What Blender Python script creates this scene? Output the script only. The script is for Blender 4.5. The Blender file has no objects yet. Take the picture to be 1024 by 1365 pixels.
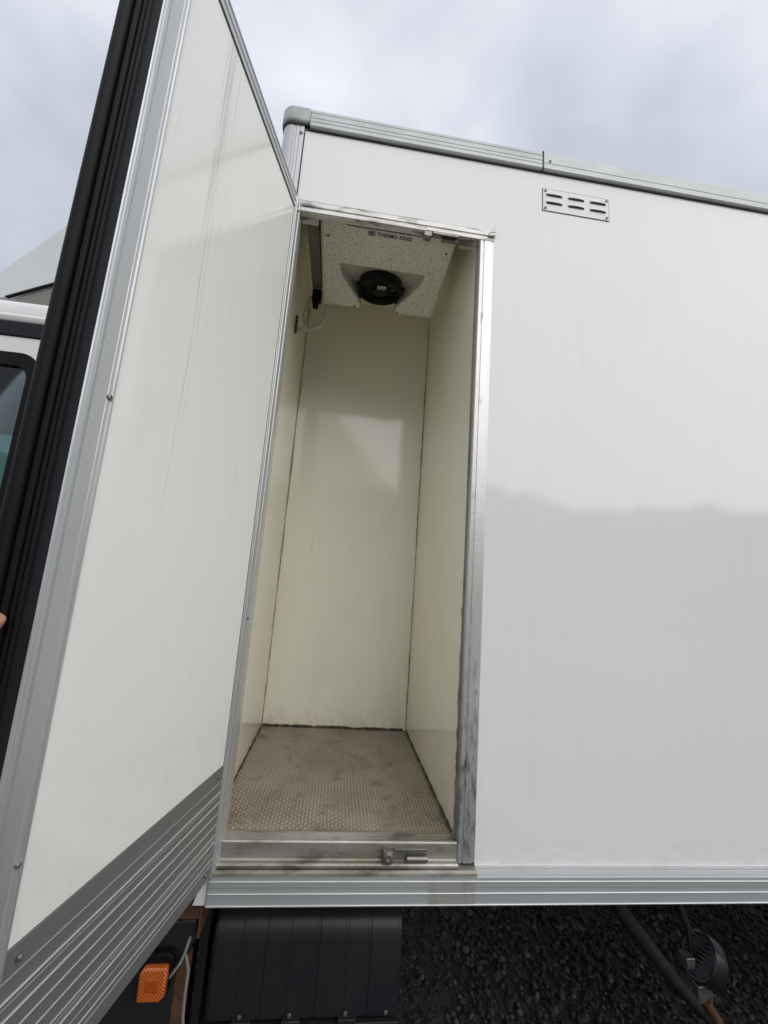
import bpy, bmesh, math, random
import numpy as np
from mathutils import Vector, Matrix, noise
random.seed(7); rng = np.random.default_rng(7)
C = bpy.context.scene.collection
SC = bpy.context.scene
GZ = -0.95                       # ground height (z = 0 is the top of the lower body rail)

# ------------------------------------------------------------------ camera
cam = bpy.data.cameras.new('camera'); co = bpy.data.objects.new('camera', cam); C.objects.link(co)
SC.camera = co
cam.sensor_fit = 'VERTICAL'; cam.sensor_height = 24.0; cam.lens = 24.0*545.7/1365.0
cam.clip_start = 0.01; cam.clip_end = 2000
def cam_rows(r, p, y):
    cy, sy, cp, sp, cr, sr = math.cos(y), math.sin(y), math.cos(p), math.sin(p), math.cos(r), math.sin(r)
    B = Matrix(((1,0,0),(0,0,-1),(0,1,0)))
    Yw = Matrix(((cy,0,-sy),(0,1,0),(sy,0,cy))); Pt = Matrix(((1,0,0),(0,cp,sp),(0,-sp,cp))); Rl = Matrix(((cr,-sr,0),(sr,cr,0),(0,0,1)))
    return Rl @ Pt @ Yw @ B
Mr = cam_rows(.073, .1679, .1026)
right, down, fwd = Vector(Mr[0]), Vector(Mr[1]), Vector(Mr[2])
co.matrix_world = Matrix(((right.x, -down.x, -fwd.x, .231), (right.y, -down.y, -fwd.y, -1.2248), (right.z, -down.z, -fwd.z, .7473), (0,0,0,1)))

# ------------------------------------------------------------------ light
SUN_EL, SUN_AZ = math.radians(37), math.radians(42)     # azimuth measured from -Y towards +X
W = bpy.data.worlds.new('World'); SC.world = W; W.use_nodes = True
nt = W.node_tree; nt.nodes.clear(); N = nt.nodes.new; L = nt.links.new
out = N('ShaderNodeOutputWorld'); bg = N('ShaderNodeBackground'); bg.inputs['Strength'].default_value = .1
sky = N('ShaderNodeTexSky'); sky.sky_type = 'NISHITA'; sky.sun_disc = False
sky.sun_elevation = SUN_EL; sky.sun_rotation = math.pi - SUN_AZ
tc = N('ShaderNodeTexCoord'); mp = N('ShaderNodeMapping'); mp.inputs['Scale'].default_value = (1.0, 1.0, 1.7)
mp.inputs['Location'].default_value = (3.1, .4, 1.2)
n1 = N('ShaderNodeTexNoise'); n1.inputs['Scale'].default_value = 1.7; n1.inputs['Detail'].default_value = 5; n1.inputs['Roughness'].default_value = .48; n1.inputs['Distortion'].default_value = .35
cr = N('ShaderNodeValToRGB')
cr.color_ramp.elements[0].position = .34; cr.color_ramp.elements[0].color = (3.95, 4.25, 4.85, 1)
cr.color_ramp.elements[1].position = .66; cr.color_ramp.elements[1].color = (6.7, 6.9, 7.45, 1)
e = cr.color_ramp.elements.new(.5); e.color = (5.1, 5.4, 6.05, 1)
mx = N('ShaderNodeMix'); mx.data_type = 'RGBA'; mx.inputs[0].default_value = .95
L(tc.outputs['Generated'], mp.inputs[0]); L(mp.outputs[0], n1.inputs['Vector']); L(n1.outputs['Fac'], cr.inputs[0])
L(sky.outputs[0], mx.inputs[6]); L(cr.outputs[0], mx.inputs[7]); L(mx.outputs[2], bg.inputs['Color']); L(bg.outputs[0], out.inputs[0])
sl = bpy.data.lights.new('sun', 'SUN'); sl.energy = 1.5; sl.angle = math.radians(80); sl.color = (1, .965, .91)
so = bpy.data.objects.new('sun', sl); C.objects.link(so)
sd = Vector((math.sin(SUN_AZ)*math.cos(SUN_EL), -math.cos(SUN_AZ)*math.cos(SUN_EL), math.sin(SUN_EL)))
so.rotation_euler = sd.to_track_quat('Z', 'Y').to_euler()
SC.cycles.diffuse_bounces = 8; SC.cycles.max_bounces = 14; SC.cycles.glossy_bounces = 6
SC.view_settings.view_transform = 'Standard'; SC.view_settings.look = 'None'
SC.view_settings.exposure = 0.47; SC.view_settings.gamma = 1; SC.view_settings.use_curve_mapping = False

# ------------------------------------------------------------------ helpers
def tag(o, label=None, cat=None, group=None, kind=None):
    if label: o['label'] = label
    if cat: o['category'] = cat
    if group: o['group'] = group
    if kind: o['kind'] = kind
    return o
def empty(name, loc):
    o = bpy.data.objects.new(name, None); C.objects.link(o); o.location = loc; o.empty_display_size = .1; return o
class MB:
    def __init__(s): s.v = []; s.f = []
    def add(s, vs, fs):
        b = len(s.v); s.v += [tuple(v) for v in vs]; s.f += [tuple(i+b for i in f) for f in fs]; return s
    def box(s, x0, x1, y0, y1, z0, z1, M=None):
        vs = [Vector((x, y, z)) for x in (x0, x1) for y in (y0, y1) for z in (z0, z1)]
        if M: vs = [M @ v for v in vs]
        return s.add(vs, [(0,1,3,2),(4,6,7,5),(0,4,5,1),(2,3,7,6),(0,2,6,4),(1,5,7,3)])
    def prof(s, pts, a, b, fn, caps=True):
        """closed 2-D profile pts swept from a to b; fn(u, v, w) -> xyz"""
        n = len(pts)
        vs = [fn(u, v, a) for u, v in pts] + [fn(u, v, b) for u, v in pts]
        fs = [(i, (i+1) % n, n+(i+1) % n, n+i) for i in range(n)]
        if caps: fs += [tuple(range(n-1, -1, -1)), tuple(range(n, 2*n))]
        return s.add(vs, fs)
    def tube(s, pts, r, n=10, caps=True):
        pts = [Vector(p) for p in pts]; rs = r if isinstance(r, (list, tuple)) else [r]*len(pts)
        ref = Vector((0, 0, 1)); rings = []
        for i, p in enumerate(pts):
            t = (pts[min(i+1, len(pts)-1)] - pts[max(i-1, 0)]).normalized()
            if i == 0:
                ref = Vector((0, 0, 1)) if abs(t.z) < .9 else Vector((1, 0, 0))
            a = (ref - t*ref.dot(t)).normalized(); ref = a; c = t.cross(a)
            rings.append([p + (a*math.cos(2*math.pi*k/n) + c*math.sin(2*math.pi*k/n))*rs[i] for k in range(n)])
        vs = [q for r_ in rings for q in r_]; fs = []
        for i in range(len(pts)-1):
            for k in range(n): fs.append((i*n+k, i*n+(k+1) % n, (i+1)*n+(k+1) % n, (i+1)*n+k))
        if caps: fs += [tuple(range(n-1, -1, -1)), tuple(range((len(pts)-1)*n, len(pts)*n))]
        return s.add(vs, fs)
    def lathe(s, prof, M, n=32):
        """prof list of (radius, height) round local z"""
        vs = []; fs = []
        for r, h in prof:
            for k in range(n): vs.append(M @ Vector((r*math.cos(2*math.pi*k/n), r*math.sin(2*math.pi*k/n), h)))
        for i in range(len(prof)-1):
            for k in range(n): fs.append((i*n+k, i*n+(k+1) % n, (i+1)*n+(k+1) % n, (i+1)*n+k))
        fs += [tuple(range(n-1, -1, -1)), tuple(range((len(prof)-1)*n, len(prof)*n))]
        return s.add(vs, fs)
    def build(s, name, mat, parent=None, bevel=0, smooth=False, seg=2, fix=True):
        me = bpy.data.meshes.new(name); me.from_pydata(s.v, [], s.f)
        if fix:
            bm = bmesh.new(); bm.from_mesh(me); bmesh.ops.recalc_face_normals(bm, faces=bm.faces); bm.to_mesh(me); bm.free()
        me.materials.append(mat); me.update()
        o = bpy.data.objects.new(name, me); C.objects.link(o)
        if parent is not None: o.parent = parent; 
        if parent is not None and parent.get('_zero') is None: o.matrix_parent_inverse = PINV.get(parent.name, Matrix())
        if bevel:
            b = o.modifiers.new('bevel', 'BEVEL'); b.width = bevel; b.segments = seg; b.limit_method = 'ANGLE'; b.angle_limit = math.radians(40)
        if smooth or bevel:
            for p in me.polygons: p.use_smooth = True
            bm = bmesh.new(); bm.from_mesh(me)
            for ed in bm.edges:
                if len(ed.link_faces) == 2 and ed.calc_face_angle(0) > math.radians(38): ed.smooth = False
            bm.to_mesh(me); bm.free()
        return o
PINV = {}

def mat(name, col, rough=.5, metal=0, spec=.5, bump=None, dirt=None, streak=None, coat=0, ior=None, var=None, wear=None, brush=None):
    m = bpy.data.materials.new(name); m.use_nodes = True; t = m.node_tree; B = t.nodes['Principled BSDF']; Nn = t.nodes.new; Lk = t.links.new
    B.inputs['Base Color'].default_value = (*col, 1); B.inputs['Roughness'].default_value = rough
    B.inputs['Metallic'].default_value = metal; B.inputs['Specular IOR Level'].default_value = spec
    if ior: B.inputs['IOR'].default_value = ior
    if coat: B.inputs['Coat Weight'].default_value = coat; B.inputs['Coat Roughness'].default_value = .05
    co_ = Nn('ShaderNodeTexCoord').outputs['Object']
    def noise_(scale, detail=4, stretch=None, rough_=.55, dist=0):
        src = co_
        if stretch:
            mpn = Nn('ShaderNodeMapping'); mpn.inputs['Scale'].default_value = stretch; Lk(src, mpn.inputs[0]); src = mpn.outputs[0]
        nn = Nn('ShaderNodeTexNoise'); nn.inputs['Scale'].default_value = scale; nn.inputs['Detail'].default_value = detail
        nn.inputs['Roughness'].default_value = rough_; nn.inputs['Distortion'].default_value = dist; Lk(src, nn.inputs['Vector']); return nn.outputs['Fac']
    def ramp(src, a, b, lo=0., hi=1.):
        r = Nn('ShaderNodeMapRange'); r.inputs[1].default_value = a; r.inputs[2].default_value = b; r.inputs[3].default_value = lo; r.inputs[4].default_value = hi; Lk(src, r.inputs[0]); return r.outputs[0]
    cur = None
    def mixc(fac, c2, c1=None):
        nonlocal cur
        x = Nn('ShaderNodeMix'); x.data_type = 'RGBA'; Lk(fac, x.inputs[0])
        if cur is None: x.inputs[6].default_value = (*col, 1)
        else: Lk(cur, x.inputs[6])
        x.inputs[7].default_value = (*c2, 1); cur = x.outputs[2]
    if var:      # (scale, colour, amount, stretch)
        mixc(ramp(noise_(var[0], 5, var[3] if len(var) > 3 else None), .35, .7, 0, var[2]), var[1])
    for d in (dirt or []):   # (scale, colour, lo, hi, amount, stretch)
        mixc(ramp(noise_(d[0], 6, d[5] if len(d) > 5 else None, .65), d[2], d[3], 0, d[4]), d[1])
    if cur is not None: Lk(cur, B.inputs['Base Color'])
    if brush:    # roughness variation
        Lk(ramp(noise_(brush[0], 4, brush[1]), .3, .7, brush[2], brush[3]), B.inputs['Roughness'])
    if bump:
        prev = None
        for (sc_, st_, dist, stretch) in bump:
            b = Nn('ShaderNodeBump'); b.inputs['Strength'].default_value = st_; b.inputs['Distance'].default_value = dist
            Lk(noise_(sc_, 3, stretch), b.inputs['Height'])
            if prev: Lk(prev, b.inputs['Normal'])
            prev = b.outputs[0]
        Lk(prev, B.inputs['Normal'])
    m['io'] = 1
    return m
GR = (.20, .17, .13)
M_ = {}
M_['white'] = mat('white_gelcoat', (.79, .795, .79), .08, ior=1.6, var=(1.1, (.75, .755, .755), .6), dirt=[(3, (.55, .54, .51), .55, .85, .22, (9, 9, .5)), (60, (.4, .38, .35), .74, .80, .3)], bump=[(1.6, .22, .006, None), (7, .06, .002, None)])
M_['cream'] = mat('cream_gelcoat', (.90, .88, .765), .10, ior=1.68, var=(2.2, (.87, .84, .71), .6), dirt=[(160, (.25, .2, .13), .76, .80, .5), (6, (.5, .45, .34), .6, .85, .25, (6, 6, .7))], bump=[(2.5, .25, .006, None)])
M_['doorpanel'] = mat('door_gelcoat', (.785, .785, .755), .11, ior=1.6, var=(2, (.74, .735, .695), .5), dirt=[(5, (.50, .47, .40), .58, .82, .35, (9, 9, .35)), (120, (.2, .18, .14), .76, .80, .5)], bump=[(2.2, .3, .007, None)])
M_['alu'] = mat('brushed_aluminium', (.50, .515, .525), .42, .6, var=(9, (.42, .43, .43), .5, (1, 1, .2)), dirt=[(70, (.2, .19, .17), .66, .8, .5)], brush=(140, (1, 1, .04), .3, .5), bump=[(220, .06, .001, (1, 1, .03))])
M_['alu_h'] = mat('rail_aluminium', (.44, .465, .48), .36, .35, var=(4, (.37, .39, .40), .5, (.3, 1, 1)), dirt=[(40, (.25, .23, .2), .66, .82, .5)], brush=(140, (.04, 1, 1), .3, .46))
M_['alu_dark'] = mat('weathered_aluminium', (.195, .20, .195), .5, .4, var=(60, (.165, .168, .162), .5, (.1, 1, 1)), dirt=[(90, (.12, .11, .10), .66, .85, .4)])
M_['alu_rib_glint'] = mat('sky_glint_rib_aluminium', (.68, .69, .68), .38, .55, var=(30, (.5, .5, .49), .6, (.2, 1, 1)))  # bright tone paints the sky highlight along the raised ribs
M_['alu_white'] = mat('chalky_painted_aluminium', (.62, .63, .64), .4, .35, var=(7, (.52, .52, .52), .6, (1, 1, .3)), dirt=[(60, (.3, .28, .25), .62, .8, .4)])
M_['frame'] = mat('dirty_frame_aluminium', (.62, .62, .61), .33, .55, var=(14, (.45, .43, .40), .75, (1, 1, .16)), dirt=[(38, (.10, .09, .08), .60, .72, .8, (1, 1, .25)), (160, (.13, .12, .1), .62, .75, .7)], bump=[(60, .3, .002, None)])
M_['frameh'] = mat('dirty_head_aluminium', (.66, .65, .63), .36, .45, var=(22, (.34, .32, .28), .9, (.2, 1, 1)), dirt=[(30, (.08, .07, .06), .54, .66, .85, (.3, 1, 1)), (160, (.13, .12, .1), .62, .75, .6)], bump=[(60, .3, .002, None)])
M_['sill'] = mat('grimy_sill_aluminium', (.44, .43, .40), .42, .6, var=(14, (.26, .23, .18), .9, (.3, 1, 1)), dirt=[(24, (.08, .06, .045), .52, .70, .75, (.3, 1, 1)), (130, (.09, .07, .05), .6, .75, .7)], bump=[(80, .3, .002, None)])
M_['jamb'] = mat('jamb_aluminium', (.66, .66, .66), .33, .55, var=(14, (.55, .54, .52), .7, (1, 1, .16)), dirt=[(38, (.16, .15, .13), .62, .74, .7, (1, 1, .25))], bump=[(60, .3, .002, None)])
def corrode(m, z0, z1):
    t = m.node_tree; B = t.nodes['Principled BSDF']; src = B.inputs['Base Color'].links[0].from_socket; Nn = t.nodes.new; Lk = t.links.new
    a = Nn('ShaderNodeTexCoord'); sp = Nn('ShaderNodeSeparateXYZ'); Lk(a.outputs['Object'], sp.inputs[0])
    f = Nn('ShaderNodeMapRange'); f.inputs[1].default_value = z1; f.inputs[2].default_value = z0; Lk(sp.outputs[2], f.inputs[0])
    for sc, st, c, lo, hi, gain in ((20, (1, 1, .2), (.38, .39, .41), .3, .5, .9), (60, (1, 1, .3), (.05, .055, .06), .50, .66, .9), (150, None, (.55, .58, .62), .62, .72, .6)):
        mpn = Nn('ShaderNodeMapping'); mpn.inputs['Scale'].default_value = st or (1, 1, 1); Lk(a.outputs['Object'], mpn.inputs[0])
        n = Nn('ShaderNodeTexNoise'); n.inputs['Scale'].default_value = sc; n.inputs['Detail'].default_value = 6; n.inputs['Roughness'].default_value = .65; Lk(mpn.outputs[0], n.inputs['Vector'])
        g = Nn('ShaderNodeMapRange'); g.inputs[1].default_value = lo; g.inputs[2].default_value = hi; g.inputs[4].default_value = gain; Lk(n.outputs['Fac'], g.inputs[0])
        q = Nn('ShaderNodeMath'); q.operation = 'MULTIPLY'; Lk(f.outputs[0], q.inputs[0]); Lk(g.outputs[0], q.inputs[1])
        x = Nn('ShaderNodeMix'); x.data_type = 'RGBA'; Lk(q.outputs[0], x.inputs[0]); Lk(src, x.inputs[6]); x.inputs[7].default_value = (*c, 1); src = x.outputs[2]
    Lk(src, B.inputs['Base Color'])
corrode(M_['jamb'], .12, .75)
M_['jamb_low'] = mat('corroded_zinc', (.42, .45, .49), .4, .8, var=(30, (.22, .23, .26), .8, (1, 1, .3)), dirt=[(45, (.04, .04, .045), .5, .66, .9, (1, 1, .4)), (150, (.6, .62, .66), .62, .75, .7)], bump=[(90, .5, .003, None)])
M_['floor'] = mat('worn_treadplate', (.30, .26, .21), .5, .3, var=(6, (.19, .155, .115), .9), dirt=[(14, (.10, .08, .06), .56, .76, .8), (90, (.07, .055, .04), .62, .74, .7), (8, (.46, .43, .37), .58, .75, .4)], bump=[(150, .2, .001, None)])
M_['rubber'] = mat('black_rubber', (.004, .004, .0042), .6, spec=.2, bump=[(60, .1, .002, (1, 1, .1))])
M_['navy'] = mat('dark_plastic_strip', (.008, .0085, .012), .6, spec=.3, var=(9, (.012, .0125, .016), .6, (1, 1, .3)))
M_['plastic'] = mat('black_mudguard_plastic', (.015, .0165, .020), .38, var=(6, (.022, .023, .025), .7), dirt=[(40, (.07, .065, .055), .62, .8, .4)], bump=[(120, .12, .002, None)])
M_['black'] = mat('black_underbody', (.012, .012, .012), .6, dirt=[(20, (.05, .04, .03), .6, .8, .5)])
M_['rust'] = mat('rusty_steel', (.13, .055, .022), .8, var=(25, (.05, .028, .018), .9), dirt=[(60, (.22, .10, .04), .6, .75, .6)], bump=[(60, .5, .003, None)])
M_['steel'] = mat('zinc_steel', (.27, .26, .24), .42, .8, dirt=[(60, (.11, .09, .07), .5, .72, .8)])
M_['amber'] = mat('amber_lens', (.78, .17, .015), .22, coat=.6)
M_['amberdark'] = mat('amber_inner_lens', (.42, .07, .008), .25, coat=.6)
M_['cable'] = mat('grey_cable', (.22, .22, .22), .5)
M_['hose'] = mat('cream_drain_hose', (.50, .48, .42), .4)
M_['sealant'] = mat('yellowed_sealant', (.36, .30, .19), .6, dirt=[(40, (.07, .05, .03), .5, .66, .9)])
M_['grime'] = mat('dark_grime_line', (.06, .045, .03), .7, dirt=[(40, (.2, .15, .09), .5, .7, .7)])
M_['duct'] = mat('grey_cable_duct', (.20, .19, .17), .5, dirt=[(30, (.1, .09, .08), .5, .7, .5)])
M_['gap'] = mat('black_joint_filler', (.03, .03, .032), .7)
M_['fanblack'] = mat('black_fan_plastic', (.004, .004, .004), .4, spec=.25)
M_['ink'] = mat('black_lettering', (.012, .012, .014), .5)
M_['badge'] = mat('grey_badge', (.22, .23, .24), .5)
M_['sticker'] = mat('pale_sticker', (.5, .5, .48), .5)
M_['cabwhite'] = mat('white_cab_paint', (.80, .80, .79), .2, coat=.5, dirt=[(5, (.6, .59, .56), .55, .8, .3)])
M_['fairing'] = mat('fairing_gelcoat', (.62, .64, .64), .4, var=(4, (.55, .56, .56), .5))
M_['teal'] = mat('teal_window_tone', (.42, .85, .80), .5)
M_['darkred'] = mat('dark_red_cloth', (.30, .05, .05), .8)
M_['skin'] = mat('skin', (.48, .25, .18), .5, var=(60, (.55, .28, .2), .6), bump=[(300, .2, .001, None)])
M_['nail'] = mat('nail', (.62, .38, .32), .3)
M_['jacket'] = mat('grey_jacket_cloth', (.16, .17, .19), .9, bump=[(14, .6, .02, None), (300, .3, .001, None)])
M_['trousers'] = mat('dark_trousers_cloth', (.03, .035, .05), .9, bump=[(12, .5, .02, None)])
M_['hair'] = mat('dark_brown_hair', (.03, .02, .012), .6, bump=[(90, .8, .006, None)])
M_['shoe'] = mat('black_shoe', (.015, .015, .015), .4)

def low_grime(m, z0, z1, c, gain, sc=25, st=(1, 1, .5)):
    t = m.node_tree; B = t.nodes['Principled BSDF']; src = B.inputs['Base Color'].links[0].from_socket; Nn = t.nodes.new; Lk = t.links.new
    a = Nn('ShaderNodeTexCoord'); sp = Nn('ShaderNodeSeparateXYZ'); Lk(a.outputs['Object'], sp.inputs[0])
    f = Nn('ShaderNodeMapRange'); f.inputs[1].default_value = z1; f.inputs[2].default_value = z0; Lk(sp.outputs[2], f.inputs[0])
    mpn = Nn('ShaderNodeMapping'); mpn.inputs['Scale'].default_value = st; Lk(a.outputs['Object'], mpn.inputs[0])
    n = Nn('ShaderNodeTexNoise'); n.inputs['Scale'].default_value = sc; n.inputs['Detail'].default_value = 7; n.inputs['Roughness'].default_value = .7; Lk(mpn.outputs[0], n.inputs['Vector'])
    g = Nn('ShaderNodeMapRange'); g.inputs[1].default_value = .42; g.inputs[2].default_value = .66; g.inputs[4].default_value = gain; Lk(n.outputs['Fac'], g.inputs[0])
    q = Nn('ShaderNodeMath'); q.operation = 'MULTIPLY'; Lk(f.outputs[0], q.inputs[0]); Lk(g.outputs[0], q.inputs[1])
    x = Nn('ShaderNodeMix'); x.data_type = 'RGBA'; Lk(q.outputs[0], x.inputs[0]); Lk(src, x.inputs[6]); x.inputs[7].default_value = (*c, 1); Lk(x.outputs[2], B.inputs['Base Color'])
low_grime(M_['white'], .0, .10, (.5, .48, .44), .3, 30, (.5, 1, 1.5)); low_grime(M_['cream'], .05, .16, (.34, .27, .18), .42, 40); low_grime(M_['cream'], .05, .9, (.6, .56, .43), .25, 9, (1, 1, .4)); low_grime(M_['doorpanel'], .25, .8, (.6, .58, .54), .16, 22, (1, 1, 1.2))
# speckled housing of the cooling unit
m = bpy.data.materials.new('speckled_housing'); m.use_nodes = True; t = m.node_tree; B = t.nodes['Principled BSDF']
B.inputs['Roughness'].default_value = .42
tcn = t.nodes.new('ShaderNodeTexCoord'); vo = t.nodes.new('ShaderNodeTexVoronoi'); vo.inputs['Scale'].default_value = 150; t.links.new(tcn.outputs['Object'], vo.inputs['Vector'])
sep = t.nodes.new('ShaderNodeSeparateColor'); t.links.new(vo.outputs['Color'], sep.inputs[0])
mr = t.nodes.new('ShaderNodeMapRange'); mr.inputs[1].default_value = .0; mr.inputs[2].default_value = 1; mr.inputs[3].default_value = 0; mr.inputs[4].default_value = .44; t.links.new(sep.outputs[0], mr.inputs[0])
lt = t.nodes.new('ShaderNodeMath'); lt.operation = 'LESS_THAN'; t.links.new(vo.outputs['Distance'], lt.inputs[0]); t.links.new(mr.outputs[0], lt.inputs[1])
ms = t.nodes.new('ShaderNodeMath'); ms.operation = 'MULTIPLY'; ms.inputs[1].default_value = .72; t.links.new(lt.outputs[0], ms.inputs[0])
mc = t.nodes.new('ShaderNodeMix'); mc.data_type = 'RGBA'; mc.inputs[6].default_value = (.70, .68, .60, 1); mc.inputs[7].default_value = (.13, .10, .075, 1)
t.links.new(ms.outputs[0], mc.inputs[0]); t.links.new(mc.outputs[2], B.inputs['Base Color']); M_['speckle'] = m

# amber reflector: small prisms as bump
def prism_bump(m):
    t = m.node_tree; B = t.nodes['Principled BSDF']; a = t.nodes.new('ShaderNodeTexCoord'); v = t.nodes.new('ShaderNodeTexVoronoi'); v.inputs['Scale'].default_value = 170; v.inputs['Randomness'].default_value = .0
    b = t.nodes.new('ShaderNodeBump'); b.inputs['Strength'].default_value = 1; b.inputs['Distance'].default_value = .004
    mq = t.nodes.new('ShaderNodeMapping'); mq.inputs['Rotation'].default_value = (0, math.radians(45), 0); t.links.new(a.outputs['Object'], mq.inputs[0]); t.links.new(mq.outputs[0], v.inputs['Vector']); t.links.new(v.outputs['Distance'], b.inputs['Height']); t.links.new(b.outputs[0], B.inputs['Normal'])
    r = t.nodes.new('ShaderNodeValToRGB'); r.color_ramp.elements[0].color = (1, .42, .07, 1); r.color_ramp.elements[1].color = (.55, .10, .01, 1); r.color_ramp.elements[1].position = .45
    t.links.new(v.outputs['Distance'], r.inputs[0]); t.links.new(r.outputs[0], B.inputs['Base Color'])
prism_bump(M_['amber'])

# door panel: thin vertical dirt runs near t = .44
def door_streaks(m):
    t = m.node_tree; B = t.nodes['Principled BSDF']; src = B.inputs['Base Color'].links[0].from_socket; Nn = t.nodes.new; Lk = t.links.new
    a = Nn('ShaderNodeTexCoord'); sp = Nn('ShaderNodeSeparateXYZ'); Lk(a.outputs['Object'], sp.inputs[0])
    wn = Nn('ShaderNodeTexNoise'); wn.inputs['Scale'].default_value = 2.2; wn.inputs['Detail'].default_value = 3; Lk(a.outputs['Object'], wn.inputs['Vector'])
    def mth(op, x, y):
        n = Nn('ShaderNodeMath'); n.operation = op
        for i, q in enumerate((x, y)):
            if isinstance(q, (int, float)): n.inputs[i].default_value = q
            else: Lk(q, n.inputs[i])
        return n.outputs[0]
    wob = mth('MULTIPLY', mth('SUBTRACT', wn.outputs['Fac'], .5), .045)
    for (t0, w, z0, z1, am, colr) in ((.442, .0022, .75, 1.95, .4, (.25, .22, .17)), (.428, .0016, .9, 1.95, .32, (.25, .22, .17)), (.458, .003, 1.3, 1.95, .42, (.28, .24, .18)), (.40, .0014, 1.05, 1.95, .2, (.3, .27, .2)), (.447, .020, 1.35, 1.96, .34, (.36, .31, .23)), (.415, .008, 1.45, 1.9, .2, (.4, .36, .28)), (.47, .005, 1.5, 1.96, .25, (.3, .26, .2)), (.365, .0012, 1.15, 1.7, .14, (.3, .27, .2))):
        d = mth('ABSOLUTE', mth('SUBTRACT', mth('ADD', sp.outputs[0], wob), t0), 0)
        f = Nn('ShaderNodeMapRange'); f.inputs[1].default_value = 0; f.inputs[2].default_value = w; f.inputs[3].default_value = am; f.inputs[4].default_value = 0; Lk(d, f.inputs[0])
        g = Nn('ShaderNodeMapRange'); g.interpolation_type = 'SMOOTHSTEP'; g.inputs[1].default_value = z0; g.inputs[2].default_value = z0+.35; Lk(sp.outputs[2], g.inputs[0])
        nn = Nn('ShaderNodeTexNoise'); nn.inputs['Scale'].default_value = 30; nn.inputs['Detail'].default_value = 4
        mpn = Nn('ShaderNodeMapping'); mpn.inputs['Scale'].default_value = (6, 1, .25); Lk(a.outputs['Object'], mpn.inputs[0]); Lk(mpn.outputs[0], nn.inputs['Vector'])
        h = Nn('ShaderNodeMapRange'); h.inputs[1].default_value = .32; h.inputs[2].default_value = .62; Lk(nn.outputs['Fac'], h.inputs[0])
        x = Nn('ShaderNodeMix'); x.data_type = 'RGBA'; Lk(mth('MULTIPLY', mth('MULTIPLY', mth('MULTIPLY', f.outputs[0], 1.5), g.outputs[0]), h.outputs[0]), x.inputs[0]); Lk(src, x.inputs[6]); x.inputs[7].default_value = (*colr, 1); src = x.outputs[2]
    Lk(src, B.inputs['Base Color'])
door_streaks(M_['doorpanel'])

# ------------------------------------------------------------------ ground, gravel, hill
gm = mat('dark_gravel_ground', (.03, .029, .027), .9, dirt=[(40, (.02, .02, .018), .45, .6, .8), (1.2, (.05, .047, .042), .5, .8, .5)], bump=[(70, 1, .02, None), (18, .6, .03, None)])
gb = MB(); gn = 60
xs = np.concatenate([np.linspace(-400, -12, 9), np.linspace(-10, 10, gn), np.linspace(12, 400, 9)])
idx = {}
for i, x in enumerate(xs):
    for j, y in enumerate(xs):
        idx[i, j] = len(gb.v); z = GZ + .012*noise.noise(Vector((x*.8, y*.8, 0))) if abs(x) < 11 and abs(y) < 11 else GZ
        gb.v.append((x, y, z))
for i in range(len(xs)-1):
    for j in range(len(xs)-1): gb.f.append((idx[i, j], idx[i+1, j], idx[i+1, j+1], idx[i, j+1]))
tag(gb.build('ground', gm, smooth=True, fix=False), kind='structure')

def scatter_stones(name, n, region, smin, smax, mats):
    phi = (1+5**.5)/2
    iv = np.array([(-1, phi, 0), (1, phi, 0), (-1, -phi, 0), (1, -phi, 0), (0, -1, phi), (0, 1, phi), (0, -1, -phi), (0, 1, -phi), (phi, 0, -1), (phi, 0, 1), (-phi, 0, -1), (-phi, 0, 1)])/1.9
    fi = np.array([(0,11,5),(0,5,1),(0,1,7),(0,7,10),(0,10,11),(1,5,9),(5,11,4),(11,10,2),(10,7,6),(7,1,8),(3,9,4),(3,4,2),(3,2,6),(3,6,8),(3,8,9),(4,9,5),(2,4,11),(6,2,10),(8,6,7),(9,8,1)])
    sz = smin + (smax-smin)*rng.beta(1.6, 2.6, n)*1.5
    V = iv[None]*rng.uniform(.7, 1.25, (n, 12, 1))*np.stack([sz, sz*rng.uniform(.6, 1, n), sz*rng.uniform(.45, .85, n)], 1)[:, None, :]
    q = rng.normal(size=(n, 4)); q /= np.linalg.norm(q, axis=1)[:, None]; w, x, y, z = q.T
    Rm = np.stack([1-2*(y*y+z*z), 2*(x*y-w*z), 2*(x*z+w*y), 2*(x*y+w*z), 1-2*(x*x+z*z), 2*(y*z-w*x), 2*(x*z-w*y), 2*(y*z+w*x), 1-2*(x*x+y*y)], 1).reshape(n, 3, 3)
    V = np.einsum('nij,nkj->nki', Rm, V)
    P = np.stack([rng.uniform(region[0], region[1], n), rng.uniform(region[2], region[3], n), GZ + sz*rng.uniform(.1, .8, n)], 1)
    V = (V + P[:, None, :]).reshape(-1, 3); F = (fi[None] + 12*np.arange(n)[:, None, None]).reshape(-1, 3)
    me = bpy.data.meshes.new(name); me.vertices.add(len(V)); me.vertices.foreach_set('co', V.astype(np.float32).ravel())
    me.loops.add(F.size); me.loops.foreach_set('vertex_index', F.astype(np.int32).ravel())
    me.polygons.add(len(F)); me.polygons.foreach_set('loop_start', np.arange(0, F.size, 3, dtype=np.int32)); me.polygons.foreach_set('loop_total', np.full(len(F), 3, np.int32))
    for mm in mats: me.materials.append(mm)
    me.polygons.foreach_set('material_index', np.repeat(rng.choice(len(mats), n, p=[.4, .3, .2, .1]), 20).astype(np.int32))
    me.update(calc_edges=True); o = bpy.data.objects.new(name, me); C.objects.link(o); return o
gmats = [mat('stone_dark', (.020, .0195, .018), .95), mat('stone_brown', (.030, .027, .022), .95), mat('stone_grey', (.042, .041, .038), .95), mat('stone_pale', (.08, .077, .07), .95)]
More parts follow.
